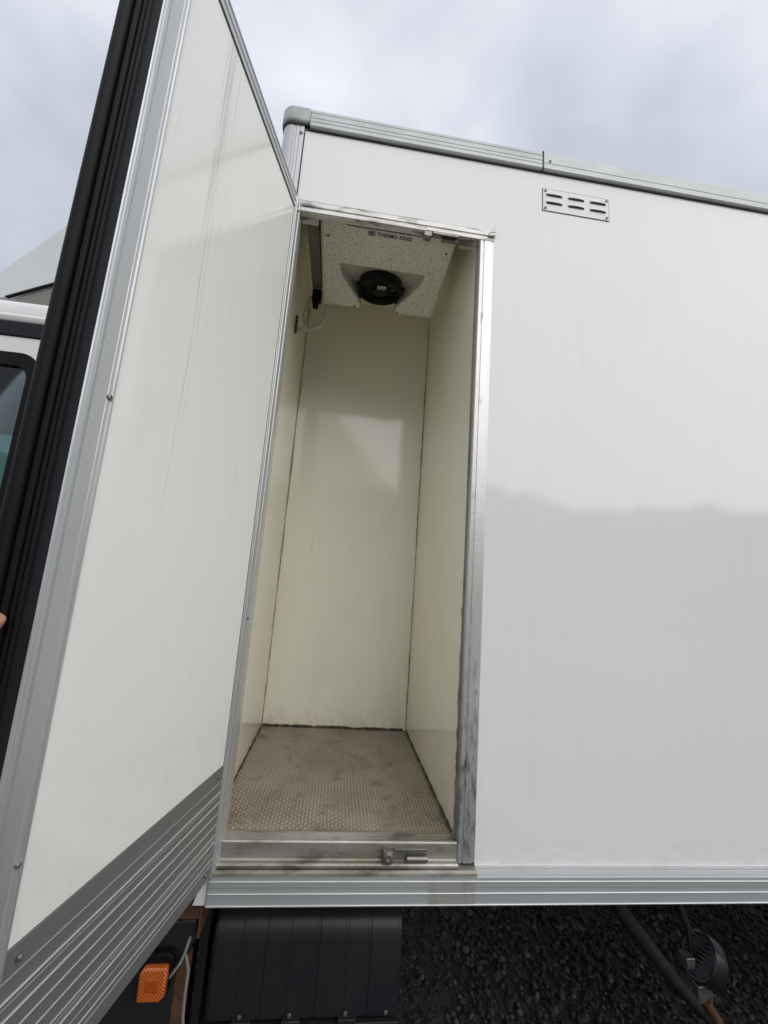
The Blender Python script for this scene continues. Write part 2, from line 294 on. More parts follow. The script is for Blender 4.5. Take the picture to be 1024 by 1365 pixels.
g = scatter_stones('gravel', 56000, (-1.6, 4.2, -1.3, 2.6), .0035, .015, gmats)
tag(g, 'dark grey crushed gravel covering the ground under and beside the truck', 'gravel', kind='stuff')

ym = mat('pale_bounce_ground', (.26, .25, .225), .9, dirt=[(30, (.14, .13, .12), .45, .65, .7), (.8, (.27, .255, .22), .45, .7, .6)], bump=[(60, 1, .015, None)])
yb = MB(); yb.add([(-60, -60, GZ+.004), (60, -60, GZ+.004), (60, -1.0, GZ+.004), (-60, -1.0, GZ+.004)], [(0,1,2,3)]); tag(yb.build('bounce_ground', ym, fix=False), kind='structure')  # unseen pale ground sheet, added to bounce light into the compartment
# wooded rise behind the photographer (seen only mirrored in the glossy panels)
hm = mat('hazy_hillside', (.22, .22, .20), .95, var=(.6, (.28, .27, .25), .8), bump=[(2, 1, .3, None)])  # hillside colour paled to imitate haze and soften its reflection
hb = MB(); nx, ny = 420, 10
for i in range(nx):
    for j in range(ny):
        x = -60 + 120*i/(nx-1); y = -16 - 26*j/(ny-1); u = j/(ny-1)
        h = (GZ - .3) + (7.6 + 1.1*noise.noise(Vector((x*.07, 1, 0))) + .9*noise.noise(Vector((x*.3, 3, 0))) + .8*noise.noise(Vector((x*1.0, y*.2, 5))) + .5*noise.noise(Vector((x*2.9, y, 7))))*min(1, u*1.9)**.8*1.25
        hb.v.append((x, y, h))
for i in range(nx-1):
    for j in range(ny-1): a = i*ny+j; hb.f.append((a, a+1, a+ny+1, a+ny))
tag(hb.build('hill', hm, smooth=True), kind='structure')

# ------------------------------------------------------------------ truck
TR = empty('box_truck', (.8, 1.1, GZ))
tag(TR, 'white refrigerated box truck with its narrow side door standing open over gravel', 'truck')
PINV[TR.name] = Matrix.Translation(TR.location).inverted()
def part(mb, name, mt, parent=TR, **k): return mb.build(name, M_[mt] if isinstance(mt, str) else mt, parent, **k)

BX0, BX1, BY1, ZT = -.095, 3.7, 2.2, 2.363
OX0, OX1 = .0, .626          # opening clear width
YD, ZF, IX0, IX1, ZC = .845, .055, -.049, .624, 2.26

# front side panel: one GRP sheet around the opening
sp = MB()
sp.box(.676, BX1-.08, .0, .05, -.0, 2.286)
sp.box(-.017, .676, .0, .05, 2.0, 2.286)
o = part(sp, 'side_panel', 'white', fix=False)
# frame of the opening
fj = MB(); prof = [(.626,.02),(.626,.0),(.6285,-.0035),(.636,-.004),(.6375,-.001),(.641,-.001),(.6425,-.004),(.668,-.004),(.6695,-.0015),(.6755,-.0015),(.6758,.02)]
fj.prof(prof, .008, 1.953, lambda u, v, w: (u, v, w)); 
part(fj, 'door_jamb', 'jamb')['label'] = 'jamb pitted and corroded at its lower end'
fh = MB(); fh.prof([(1.953,.02),(1.953,0),(1.956,-.004),(1.968,-.004),(1.970,-.001),(1.974,-.001),(1.976,-.004),(1.992,-.004),(1.9995,-.0015),(1.9998,.02)], -.012, .6755, lambda u, v, w: (w, v, u))
part(fh, 'door_head', 'frameh')
fl = MB(); fl.box(-.014, .0, 0, .05, .008, 1.952); part(fl, 'door_jamb', 'frame')
# return strips inside jamb / head (grey reveal and its dark gap)
rv = MB(); rv.box(.6215, .6262, .0205, .0265, .056, 1.953); part(rv, 'jamb_reveal', mat('grey_green_reveal', (.26, .255, .22), .5, dirt=[(30, (.06, .05, .04), .5, .7, .8, (1, 1, .2))]))
rv = MB(); rv.box(.6225, .6262, .0270, .0295, .056, 1.953); part(rv, 'jamb_seal', 'gap')
for a, b in ((.0, .0595), (.5605, .6255)): hr = MB(); hr.box(a, b, .0205, .0495, 1.956, 1.999); part(hr, 'head_strip', 'frameh')
# dent / torn lip on the head corner
tn = MB()
for i in range(13):
    for j in range(7):
        a_ = i/12*4.4; rr = .0075+.0012*math.sin(i*2.1)+.0010*j*.3; tn.v.append((.655+.004*j+.0015*math.sin(i*1.3), -.006-rr*math.sin(a_*.9)*.9, 1.976+rr*math.cos(a_)+.0009*j))
for i in range(12):
    for j in range(6): q_ = i*7+j; tn.f.append((q_, q_+1, q_+8, q_+7))
tn.tube([(.667,-.003,1.992),(.680,-.003,2.02),(.690,-.003,2.050)], [.0013,.0010,.0003], 6)
part(tn, 'torn_lip', 'frame', smooth=True, fix=False)

# compartment lining
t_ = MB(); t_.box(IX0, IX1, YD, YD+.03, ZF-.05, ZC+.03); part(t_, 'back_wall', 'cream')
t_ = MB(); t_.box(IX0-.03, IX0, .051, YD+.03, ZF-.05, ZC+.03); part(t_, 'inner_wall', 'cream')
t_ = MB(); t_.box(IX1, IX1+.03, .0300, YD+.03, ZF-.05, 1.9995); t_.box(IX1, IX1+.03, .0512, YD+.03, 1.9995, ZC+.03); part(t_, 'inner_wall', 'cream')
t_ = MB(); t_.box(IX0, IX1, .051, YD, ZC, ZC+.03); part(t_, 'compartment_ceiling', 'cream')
t_ = MB(); t_.box(IX0, OX0-.0145, .036, .0505, ZF, 2.03); part(t_, 'jamb_return', 'cream')
# sealant beads in the corners
def bead(pts, r, mt='sealant'):
    P = []
    for a, b in zip(pts[:-1], pts[1:]):
        n = 40
        for i in range(n): 
            u = i/n; P.append(Vector(a).lerp(Vector(b), u) + Vector([random.uniform(-.0011, .0011) for _ in range(3)]))
    s = MB(); s.tube(P, [r*random.uniform(.5, 1.6) for _ in P], 6); return part(s, 'sealant_bead', mt, smooth=True)
bead([(IX0+.001, YD-.001, ZF), (IX0+.001, YD-.001, 2.25)], .0032); bead([(IX1-.001, YD-.001, ZF), (IX1-.001, YD-.001, 2.25)], .0028)
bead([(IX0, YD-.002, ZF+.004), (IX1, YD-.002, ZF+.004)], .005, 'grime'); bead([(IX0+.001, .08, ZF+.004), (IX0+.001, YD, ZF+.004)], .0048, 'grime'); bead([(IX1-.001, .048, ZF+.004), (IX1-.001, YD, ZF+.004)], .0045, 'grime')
bead([(.6235, .0293, ZF), (.6235, .0293, .7)], .002, 'grime')
# floor with raised tread
t_ = MB(); t_.box(IX0, IX1, .046, YD, ZF-.05, ZF); fl_ = part(t_, 'compartment_floor', 'floor')
tv = MB(); p = .0108; k = 0
for j in range(int((YD-.055-.01)/p)):
    for i in range(int((IX1-IX0-.01)/p)):
        x = IX0+.008+i*p; y = .060+j*p; a = math.radians(45 if (i+j) % 2 else -45)
        c, s = math.cos(a), math.sin(a); l, w, h = .0048, .0020, .0014
        q = [(-l,0),(0,-w),(l,0),(0,w)]
        b = len(tv.v)
        for u, v in q: tv.v.append((x+u*c-v*s, y+u*s+v*c, ZF))
        for u, v in q: tv.v.append((x+(u*c-v*s)*.55, y+(u*s+v*c)*.55, ZF+h))
        tv.f += [(b+4,b+5,b+6,b+7)] + [(b+n, b+(n+1) % 4, b+4+(n+1) % 4, b+4+n) for n in range(4)]
o = part(tv, 'tread_pattern', mat('rubbed_tread', (.42, .375, .31), .42, .3, var=(7, (.27, .225, .17), .9), dirt=[(14, (.11, .09, .07), .54, .74, .8)]), fix=False); o['kind'] = 'stuff'
# sill: ribbed threshold strip, face, lips, grime
sl_ = MB()
sl_.prof([(.046,ZF-.0005),(.046,.02),(.0,.02),(.0,ZF-.002),(.003,ZF+.001),(.008,ZF+.001),(.009,ZF-.001),(.020,ZF-.001),(.0205,ZF+.0008),(.0225,ZF+.0008),(.023,ZF-.001),(.034,ZF-.001),(.0345,ZF+.0008),(.0365,ZF+.0008),(.037,ZF-.001)], -.012, .6255, lambda u, v, w: (w, u, v))
part(sl_, 'threshold_strip', 'sill')
sf = MB(); sf.prof([(.03,.0195),(.03,-.0),(-.014,-.0),(-.018,.004),(-.018,.009),(-.014,.0125),(-.002,.0125),(.0015,.015),(.0015,.0195)], -.014, .6255, lambda u, v, w: (w, u, v)); part(sf, 'sill_face', 'sill')
s2 = MB(); s2.prof([(.02,.0),(-.019,-.0005),(-.0255,-.004),(-.0265,-.010),(-.0235,-.012),(.02,-.012)], -.016, .676, lambda u, v, w: (w, u, v)); part(s2, 'sill_lip', 'sill')
# lower body rail
def rail(z0, z1, xs0, xs1, y, lines, mt, name, depth=.05, h=.0022, lw=.0016):
    pts = [(z1, y+depth), (z1, y+.001), (z1-.001, y)]
    for z in sorted(lines, reverse=True): pts += [(z+lw+.0008, y), (z+lw, y-h), (z, y-h), (z-.0012, y)]
    pts += [(z0+.002, y), (z0, y+.002), (z0, y+depth)]
    s = MB(); s.prof(pts, xs0, xs1, lambda u, v, w: (w, v, u)); return part(s, name, mt)
rail(-.082, -.0125, -.018, BX1, -.024, (), 'alu_h', 'lower_rail', .07)
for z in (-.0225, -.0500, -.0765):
    s = MB(); s.prof([(z+.0013, -.0235), (z+.0010, -.0258), (z, -.0264), (z-.0010, -.0258), (z-.0013, -.0235)], -.0178, BX1-.002, lambda u, v, w: (w, v, u)); part(s, 'rail_rib', 'alu_rib_glint')  # rail ribs with the sky highlight put into their colour
s = MB(); s.box(-.0178, BX1-.002, -.0246, -.023, -.037, -.0362); part(s, 'rail_groove', 'duct')
t_ = MB(); t_.prof([(-.052,-.080),(-.020,-.080),(-.020,.0),(-.026,.002),(-.036,-.03)], -.018, .05, lambda u, v, w: (u, w, v)); part(t_, 'rail_end_cap', 'cabwhite', bevel=.002)
t_ = MB(); t_.box(.677, BX1-.08, -.006, -.0005, -.004, .0015); t_.box(.677, BX1-.08, -.012, -.0005, -.0125, -.005); part(t_, 'panel_drip_edge', 'alu_white')
# tape patch on the rail
t_ = MB(); t_.box(.545, .672, -.0247, -.0243, -.0745, -.0245); part(t_, 'tape_patch', mat('old_clear_tape', (.36, .365, .35), .4, .3, dirt=[(20, (.25, .22, .17), .5, .7, .6, (1, 1, .3))]))
# top rail (two lengths) with joint
M_['topgrey'] = mat('lichened_rail_paint', (.58, .60, .60), .45, .15, var=(12, (.38, .41, .38), .7, (.4, 1, 1)), dirt=[(70, (.2, .22, .18), .58, .75, .6)])
def toprail(x0, x1, steps, name, mt='topgrey'):
    R = .035; pts = [(ZT-.077, .0)] ; y = -.014
    pts = [(ZT-.078, .03), (ZT-.078, y+.004), (ZT-.074, y)]
    for z, d in steps: pts += [(z-.0015, y), (z, y+d), (z+.0015, y)]
    pts += [(ZT-.012, y)]
    for k in range(6):
        a = k/5*math.pi/2; pts.append((ZT-.012+.012*math.sin(a), y+.03-.03*math.cos(a)))
    pts += [(ZT, .12), (ZT-.03, .12)]
    s = MB(); s.prof(pts, x0, x1, lambda u, v, w: (w, v, u)); return part(s, name, mt)
toprail(.0, .8485, ((ZT-.058, .003), (ZT-.043, .003), (ZT-.022, .003)), 'top_rail')
toprail(.8535, BX1, ((ZT-.052, .004),), 'top_rail')
t_ = MB(); t_.box(.8487, .8533, -.0155, .04, ZT-.080, ZT-.002); part(t_, 'rail_joint', 'gap')
t_ = MB(); t_.box(-.014, BX1, -.003, .01, ZT-.084, ZT-.0785); part(t_, 'rail_seal', 'gap')
# corner post and cap
def cpost(z0, z1, g, name, mt, x1, grooves=(), bev=0):
    R = .034 + g; x0 = BX0 - g; y0 = -.004 - g; pts = [(x1, .06), (x1, y0)]
    for gx in grooves: pts += [(gx+.0016, y0), (gx, y0+.0022), (gx-.0016, y0)]
    for k in range(9):
        a = k/8*math.pi/2; pts.append((x0+R-R*math.sin(a), y0+R-R*math.cos(a)))
    pts += [(x0, .16), (x0+.02, .16), (x0+.02, .06)]
    s = MB(); s.prof(pts, z0, z1, lambda u, v, w: (u, v, w)); return part(s, name, mt, bevel=bev, smooth=True)
cpost(-.01, ZT-.07, .0, 'corner_post', 'alu_white', -.0195, (-.034, -.046, -.055))
o = cpost(ZT-.062, ZT+.004, .008, 'corner_cap', mat('grey_cap_plastic', (.50, .52, .52), .5, dirt=[(30, (.3, .31, .29), .5, .7, .6)]), .002, bev=.014)
cpost(ZT-.070, ZT-.061, .004, 'cap_seal', 'gap', .0)
t_ = MB(); t_.box(-.0193, -.0155, -.001, .03, 2.0, ZT-.08); part(t_, 'post_seal', 'gap')
def rivet(loc, nrm, r=.0055, parent=TR, mt='steel', name='rivet'):
    Mx = Matrix.Translation(loc) @ Vector(nrm).to_track_quat('Z', 'Y').to_matrix().to_4x4()
    s = MB(); s.lathe([(r, -.001), (r, .0008), (r*.85, .0022), (r*.45, .0030), (r*.4, .0018), (.0003, .0018)], Mx, 16); return part(s, name, mt, parent, smooth=True)
rivet((-.028, -.005, 2.262), (0, -1, 0)); rivet((.878, -.0145, 2.321), (0, -1, 0), .005)
# rest of the body shell
t_ = MB(); t_.box(BX0, BX1, .12, BY1, ZT-.03, ZT-.002); t_.box(BX0, BX0+.03, .161, BY1, -.0, ZT-.031); t_.box(BX0+.031, BX1, BY1-.03, BY1, -.0, ZT-.031); t_.box(BX1-.03, BX1, .051, BY1-.031, -.0, ZT-.031)
part(t_, 'body_shell', 'white')
t_ = MB(); t_.box(BX0+.05, BX1-.05, .06, BY1-.05, -.06, -.03); part(t_, 'body_floor', 'black')
t_ = MB(); t_.box(BX1-.079, BX1, -.005, .05, -.01, 2.285); part(t_, 'corner_post', 'alu_white', bevel=.004)

# vent plate
VX0, VX1, VZ0, VZ1 = .857, 1.114, 2.122, 2.213
t_ = MB(); t_.box(VX0, VX1, -.0025, -.0005, VZ0, VZ1); vp = part(t_, 'vent_plate', mat('vent_paint', (.80, .805, .80), .35, dirt=[(40, (.4, .39, .36), .58, .75, .5)]))
t_ = MB(); 
for (a, b, c, d) in ((VX0-.002, VX1+.002, VZ0-.002, VZ0), (VX0-.002, VX1+.002, VZ1, VZ1+.002), (VX0-.002, VX0, VZ0, VZ1), (VX1, VX1+.002, VZ0, VZ1)): t_.box(a, b, -.002, -.0004, c, d)
part(t_, 'plate_sealant', mat('reddish_grey_sealant', (.16, .12, .11), .7))
for r_ in range(2):
    for c_ in range(3):
        xc = VX0 + .043 + c_*.0855; zc = VZ0 + .031 + r_*.033; hw = .031
        s = MB(); s.prof([(-hw, -.001), (-hw+.002, -.003), (hw-.002, -.003), (hw, -.001), (hw, .002), (hw-.002, .0036), (-hw+.002, .0036), (-hw, .002)], -.0042, -.0036, lambda u, v, w: (xc+u, w, zc+v)); part(s, 'vent_slot', M_['ink'])
        s = MB(); 
        n = 10
        for i in range(n+1):
            u = -1+2*i/n; bul = .0045*(1-u*u)**.35
            s.v += [(xc+u*hw*1.03, -.0042, zc+.0125), (xc+u*hw*1.03, -.0042-bul*.6, zc+.0085), (xc+u*hw*1.03, -.0042-bul, zc+.003), (xc+u*hw*1.03, -.0042-bul*.85, zc+.0022)]
        for i in range(n):
            for k in range(3): a = i*4+k; s.f.append((a, a+1, a+5, a+4))
        part(s, 'vent_louvre', bpy.data.materials['vent_paint'], smooth=True)
for (x, z) in ((VX0+.009, VZ0+.009), (VX0+.009, VZ1-.009), (VX1-.009, VZ0+.009), (VX1-.009, VZ1-.009)): rivet((x, -.0036, z), (0, -1, 0), .0048)

# latch keepers
def keeper(x, y, z, Rm, name='latch_keeper'):
    Mx = Matrix.Translation((x, y, z)) @ Rm
    s = MB()
    s.box(-.060, .060, -.0016, 0, -.014, .014, Mx)                    # back plate
    s.box(-.060, -.034, -.020, -.0016, -.014, .013, Mx)               # catch block
    s.lathe([(.0105, -.004), (.0125, -.002), (.0125, .003), (.006, .0052), (.0055, .003), (.0003, .003)], Mx @ Matrix.Translation((-.047, -.020, 0)) @ Matrix.Rotation(math.pi/2, 4, 'X'), 18)
    s.box(-.03, .060, -.010, -.0016, .009, .0145, Mx)
    o = part(s, name, 'steel', bevel=.0012)
    s = MB(); s.tube([Mx @ Vector((.004, -.010, -.009)), Mx @ Vector((.062, -.010, -.009))], .0072, 14); part(s, 'keeper_roller', 'steel', bevel=.001)
keeper(.480, -.001, .031, Matrix.Identity(4))
keeper(.486, .004, 1.9525, Matrix.Rotation(math.radians(90), 4, 'X'))

# ------------------------------------------------------------------ cooling unit
UX0, UX1, UY0, UY1 = .062, .557, .0225, .44
def uz(x, y): 
    return 1.975 - .040*((y-.058)/(UY1-.058))
def smooth(a, b, x): x = max(0, min(1, (x-a)/(b-a))); return x*x*(3-2*x)
nu, nv = 110, 90; u_ = MB()
cx = .305
for i in range(nu+1):
    for j in range(nv+1):
        x = UX0 + (UX1-UX0)*i/nu; y = UY0 + (UY1-UY0)*j/nv; z = uz(x, y)
        hwid = .172 - .092*smooth(.02, .95, (y-.215)/(UY1-.215)) if y > .215 else .172
        if y > .212:
            dep = .010+.058*((y-.212)/(UY1-.212))**.8
            e_ = (1-smooth(hwid-.012, hwid, abs(x-cx))); z += dep*e_
        # shallow pressed lines
        if abs(y-.20) < .003 and abs(x-cx) < .2: z += .0022
        if abs(abs(x-cx)-.202) < .0035 and y > .2: z += .0022
        # rounded rim
        d = min(x-UX0, UX1-x, UY1-y, (y-UY0)*3)
        if d < .014: z += .014*(1-math.sqrt(max(0, 1-(1-d/.014)**2)))
        u_.v.append((x, y, z))
for i in range(nu):
    for j in range(nv): a = i*(nv+1)+j; u_.f.append((a, a+1, a+nv+2, a+nv+1))
# side walls up to the ceiling
def vi(i, j): return i*(nv+1)+j
loop = [vi(i, 0) for i in range(nu+1)] + [vi(nu, j) for j in range(1, nv+1)] + [vi(i, nv) for i in range(nu-1, -1, -1)] + [vi(0, j) for j in range(nv-1, 0, -1)]
b0 = len(u_.v)
for k in loop: x, y, z = u_.v[k]; u_.v.append((x, y, ZC-.001))
n = len(loop)
for k in range(n): u_.f.append((loop[k], loop[(k+1) % n], b0+(k+1) % n, b0+k))
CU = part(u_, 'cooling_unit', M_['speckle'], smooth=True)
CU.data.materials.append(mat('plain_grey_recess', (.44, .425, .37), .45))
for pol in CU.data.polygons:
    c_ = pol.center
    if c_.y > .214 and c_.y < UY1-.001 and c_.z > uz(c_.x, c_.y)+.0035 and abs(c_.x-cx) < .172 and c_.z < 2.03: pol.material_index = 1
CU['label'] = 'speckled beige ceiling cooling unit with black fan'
PINV[CU.name] = Matrix.Identity(4)
def upart(mb, name, mt, **k): 
    o = mb.build(name, M_[mt] if isinstance(mt, str) else mt, CU, **k); o.matrix_parent_inverse = Matrix.Identity(4); return o
CU.matrix_parent_inverse = PINV[TR.name]
# fan: basket ring, hub, blades, guard wires
FC = Vector((.305, .328, 1.966)); tilt = Matrix.Translation(FC) @ Matrix.Rotation(math.pi + math.radians(8), 4, 'X')
s = MB(); s.lathe([(.090, -.03), (.093, .0), (.093, .018), (.088, .024), (.083, .020), (.082, -.03)], tilt, 48)
s.f = s.f[:-2]
upart(s, 'fan_ring', 'fanblack', smooth=True)
s = MB(); s.lathe([(.082, -.03), (.001, -.03)], tilt, 40); upart(s, 'fan_back', 'fanblack')
s = MB(); s.lathe([(.034, -.025), (.034, .014), (.030, .020), (.001, .022)], tilt, 30); upart(s, 'fan_hub', 'fanblack', smooth=True)
for k in range(7):
    s = MB(); a = 2*math.pi*k/7
    pts = []
    for r_, da, zz in ((.032, -.25, -.012), (.080, -.05, -.014), (.080, .5, .006), (.032, .25, .008)):
        pts.append(tilt @ Vector((r_*math.cos(a+da), r_*math.sin(a+da), zz)))
    s.add(pts + [q + Vector((0, 0, .002)) for q in pts], [(0,1,2,3),(7,6,5,4),(0,4,5,1),(1,5,6,2),(2,6,7,3),(3,7,4,0)])
    upart(s, 'fan_blade', 'fanblack')
s = MB()
for R_ in (.045, .058, .071, .083):
    s.tube([tilt @ Vector((R_*math.cos(2*math.pi*k/36), R_*math.sin(2*math.pi*k/36), .024+.006*(1-R_/.09))) for k in range(37)], .0013, 5, caps=False)
for k in range(8):
    a = 2*math.pi*k/8+.2; s.tube([tilt @ Vector((.03*math.cos(a), .03*math.sin(a), .026)), tilt @ Vector((.09*math.cos(a), .09*math.sin(a), .023))], .0016, 5)
upart(s, 'fan_guard', 'fanblack', smooth=True)
for k in range(5):
    a = math.radians((15, 100, 165, 215, 320)[k]); c_ = tilt @ Vector((.097*math.cos(a), .097*math.sin(a), .006))
    s = MB(); s.box(-.009, .009, -.007, .007, -.012, .008, Matrix.Translation(c_) @ Matrix.Rotation(-a, 4, 'Z')); upart(s, 'fan_lug', 'fanblack', bevel=.002)
s = MB(); s.box(-.018, .018, -.011, .011, .0, .0006, tilt @ Matrix.Translation((.004, .060, .0305))); upart(s, 'fan_sticker', 'sticker')
s = MB()
for k in range(5): s.box(-.014+k*.006, -.010+k*.006, -.006+.002*(k % 2), .006-.003*(k % 3), .0006, .0010, tilt @ Matrix.Translation((.004, .060, .0305)))
upart(s, 'sticker_print', 'ink')
# black strip painted in for the shadow gap at the housing front
s = MB(); s.prof([(.145, .032), (.160, .0430), (.425, .0430), (.438, .032)], 1.9705, 1.978, lambda u, v, w: (u, v, w)); upart(s, 'shadow_strip', 'ink')
# housing screws
for (x, y) in ((.205, .425), (.395, .425), (.09, .10), (.53, .10)): 
    s = MB(); s.lathe([(.0045, 0), (.0045, .002), (.002, .003)], Matrix.Translation((x, y, uz(x, y)+.0008)) @ Matrix.Rotation(math.pi, 4, 'X'), 10); upart(s, 'screw', 'ink')
s = MB(); s.box(.225, .385, UY1-.05, UY1-.004, 2.003, 2.03); upart(s, 'air_return', 'duct')
# lettering
def letters(txt, x, y, size, offset):
    cu = bpy.data.curves.new('lettering', 'FONT'); cu.body = txt; cu.size = size; cu.offset = offset; cu.extrude = .0003; cu.space_character = 1.03
    to = bpy.data.objects.new('t', cu); C.objects.link(to); bpy.context.view_layer.update()
    me = bpy.data.meshes.new_from_object(to.evaluated_get(bpy.context.evaluated_depsgraph_get())); bpy.data.objects.remove(to)
    slope = math.atan2(-.040, UY1-.058)
    Mx = Matrix.Translation((x, y, uz(x, y)-.0004)) @ Matrix.Rotation(slope, 4, 'X') @ Matrix.Rotation(math.pi, 4, 'X')
    me.transform(Mx); me.materials.clear(); me.materials.append(M_['ink'])
    o = bpy.data.objects.new('lettering', me); C.objects.link(o); o.parent = CU; return o
lt_ = letters('THERMO KING', .265, .0715, .0220, .0005)
xsv = [v.co.x for v in lt_.data.vertices]; fx = .1265/(max(xsv)-min(xsv)); 
for v in lt_.data.vertices: v.co.x = .265 + (v.co.x-min(xsv))*fx
s = MB(); zz = uz(.24, .06)-.0008; s.box(.2325, .2595, .0535, .0775, zz-.0006, zz+.0006); upart(s, 'badge', 'badge')
s = MB(); s.box(.239, .253, .058, .0605, zz-.0012, zz-.0007); s.box(.2445, .2475, .0605, .0705, zz-.0012, zz-.0007); s.box(.239, .253, .0705, .073, zz-.0012, zz-.0007); upart(s, 'badge_emblem', 'ink')

# duct, fitting and drain hose on the hinge side of the unit
s = MB(); s.box(.008, .052, .066, .455, 2.02, 2.13); part(s, 'cable_duct', 'duct', bevel=.003)
rivet((.030, .15, 2.0195), (0, 0, -1), .004)
s = MB(); s.box(.012, .052, .44, .475, 1.955, 2.01); s.tube([(.03, .455, 1.96), (.03, .458, 1.925)], .013, 12); part(s, 'pipe_fitting', 'rubber', bevel=.003)
P = [(.085, .43, 1.97), (.086, .45, 1.93), (.084, .455, 1.895), (.074, .462, 1.866), (.055, .47, 1.848), (.02, .48, 1.835), (-.02, .485, 1.830), (-.05, .487, 1.828)]
s = MB(); s.tube(P, .0085, 12); part(s, 'drain_hose', 'hose', smooth=True)
s = MB(); s.tube([(.005, .47, 1.99), (-.012, .475, 1.95), (-.018, .475, 1.90), (-.010, .476, 1.85)], .005, 8); part(s, 'cable', 'hose', smooth=True)
s = MB(); s.box(-.0485, -.040, .452, .475, 1.80, 1.875); part(s, 'hose_clip', 'rust')
s = MB(); s.lathe([(.012, -.003), (.012, .003), (.004, .004)], Matrix.Translation((-.047, .10, 1.88)) @ Matrix.Rotation(math.pi/2, 4, 'Y'), 14); part(s, 'wall_plug', 'rust')

# ------------------------------------------------------------------ side door
th = .2311; phi = math.atan2(-math.cos(th), -math.sin(th)); DZ0, DZ1, DW, DT_ = .0, 1.974, .651, .078
DM = Matrix.Rotation(phi, 4, 'Z')
s = MB(); s.box(.035, DW-.004, -DT_+.012, -.0065, DZ0+.004, DZ1-.004)
D = bpy.data.objects; dr = s.build('side_door', M_['white'], TR)
dr.matrix_parent_inverse = PINV[TR.name]; dr.matrix_basis = DM; dr['label'] = 'white insulated side door swung open to the left'
def dpart(mb, name, mt, **k):
    o = mb.build(name, M_[mt] if isinstance(mt, str) else mt, dr, **k); o.matrix_parent_inverse = Matrix.Identity(4); return o
s = MB(); s.box(.048, .596, -.006, -.002, .2555, 1.925); dpart(s, 'door_panel', 'doorpanel')
# kick plate with raised ribs (profile in z)
ribs = [(.2185, .0016), (.1935, .003), (.185, .0012), (.1690, .003), (.1440, .002), (.1190, .002), (.0955, .002), (.088, .001), (.0790, .003), (.060, .0014), (.043, .002), (.031, .0018)]
pts = [(.2545, -.006), (.2545, -.0015), (.2535, -.0008)]
pts += [(.0015, -.0008), (.0, -.0015), (.0, -.006)]
s = MB(); s.prof(pts, .047, .5985, lambda u, v, w: (w, v, u)); dpart(s, 'kick_plate', 'alu_dark')
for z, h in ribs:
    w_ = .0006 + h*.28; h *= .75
    s = MB(); s.prof([(z+w_, -.0012), (z+w_*.7, -.0008+h*.8), (z, -.0008+h), (z-w_*.7, -.0008+h*.8), (z-w_, -.0012)], .0478, .5975, lambda u, v, w: (w, v, u)); dpart(s, 'plate_rib', 'alu_rib_glint' if h > .0014 else 'alu')
s = MB(); s.box(.048, .5975, -.003, -.0005, .2475, .2495); dpart(s, 'plate_rib', 'alu_dark')
s = MB(); s.box(.048, .598, -.0055, -.0018, .2546, .2554); dpart(s, 'plate_gap', 'gap')
# free-edge profile
pts = [(.598, -.006), (.5975, .001), (.599, .0035), (.6025, .0035), (.604, .0012), (.6095, .0012), (.6105, .0003), (.6115, .0012), (.632, .0012), (.6335, .0045), (.6375, .0045), (.6385, .0010), (.6425, .0010), (.6435, .0028), (.6458, .0028), (.6468, .0008), (.650, .0008), (.6515, -.001), (.6515, -.012), (.640, -.012)]
s = MB(); s.prof(pts, DZ0, DZ1, lambda u, v, w: (u, v, w)); dpart(s, 'edge_profile', 'alu')
# hinge-edge profile
pts = [(.047, -.006), (.047, .0006), (.0445, .002), (.042, .002), (.0405, .0), (.034, .0), (.0325, .0018), (.0305, .0018), (.029, .0), (.012, .0), (.0105, .0016), (.008, .0016), (.0065, .0), (.002, .0), (.0, -.002), (.0, -.010), (.020, -.02)]
s = MB(); s.prof(pts, DZ0, DZ1-.002, lambda u, v, w: (u, v, w)); dpart(s, 'hinge_profile', 'alu')
# top profile
pts = [(1.926, -.006), (1.926, .0012), (1.929, .0012), (1.930, .0), (1.944, .0), (1.9455, .002), (1.9485, .002), (1.950, .0), (1.966, .0), (1.9675, .002), (1.9715, .002), (1.973, -.001), (1.973, -.02), (1.94, -.02)]
s = MB(); s.prof(pts, .046, .5965, lambda u, v, w: (w, v+.0006, u)); dpart(s, 'top_profile', 'alu')
s = MB(); s.box(.048, .5965, -.004, -.0012, 1.9225, 1.9262); s.box(.5962, .5976, -.004, -.0016, .2555, 1.925); s.box(.0472, .0484, -.004, -.0016, .2555, 1.925); dpart(s, 'panel_seal', 'gap')
# end face: flat dark strip and rubber seal with lips
s = MB(); s.box(DW-.006, DW+.0008, -.0190, -.0010, DZ0+.001, DZ1-.001); dpart(s, 'edge_strip', 'navy')
def arc(c, r, a0, a1, n=8): return [(c[0]+r*math.cos(a0+(a1-a0)*k/n), c[1]+r*math.sin(a0+(a1-a0)*k/n)) for k in range(n+1)]
pts = [(DW-.006, -.0195), (DW+.002, -.0195)] + arc((DW+.003, -.0225), .0025, math.pi/2, -math.pi/2, 6) + [(DW-.002, -.0265), (DW-.002, -.029)] + arc((DW+.0005, -.0325), .0035, math.pi/2, -math.pi/2, 6) + [(DW-.002, -.037), (DW-.0025, -.041)] + arc((DW-.0010, -.0465), .0055, math.pi/2, -math.pi/2, 8) + [(DW-.003, -.054), (DW-.003, -.057)] + arc((DW+.0005, -.068), .0115, math.pi/2, -math.pi*.6, 12) + [(DW-.012, -.080), (DW-.012, -.02)]
s = MB(); s.prof(pts, DZ0-.003, DZ1+.003, lambda u, v, w: (u, v, w)); dpart(s, 'rubber_seal', 'rubber', smooth=True)
s = MB(); s.box(.03, DW-.012, -DT_+.004, -.012, DZ0-.004, DZ0+.0035); dpart(s, 'rubber_seal', 'rubber')
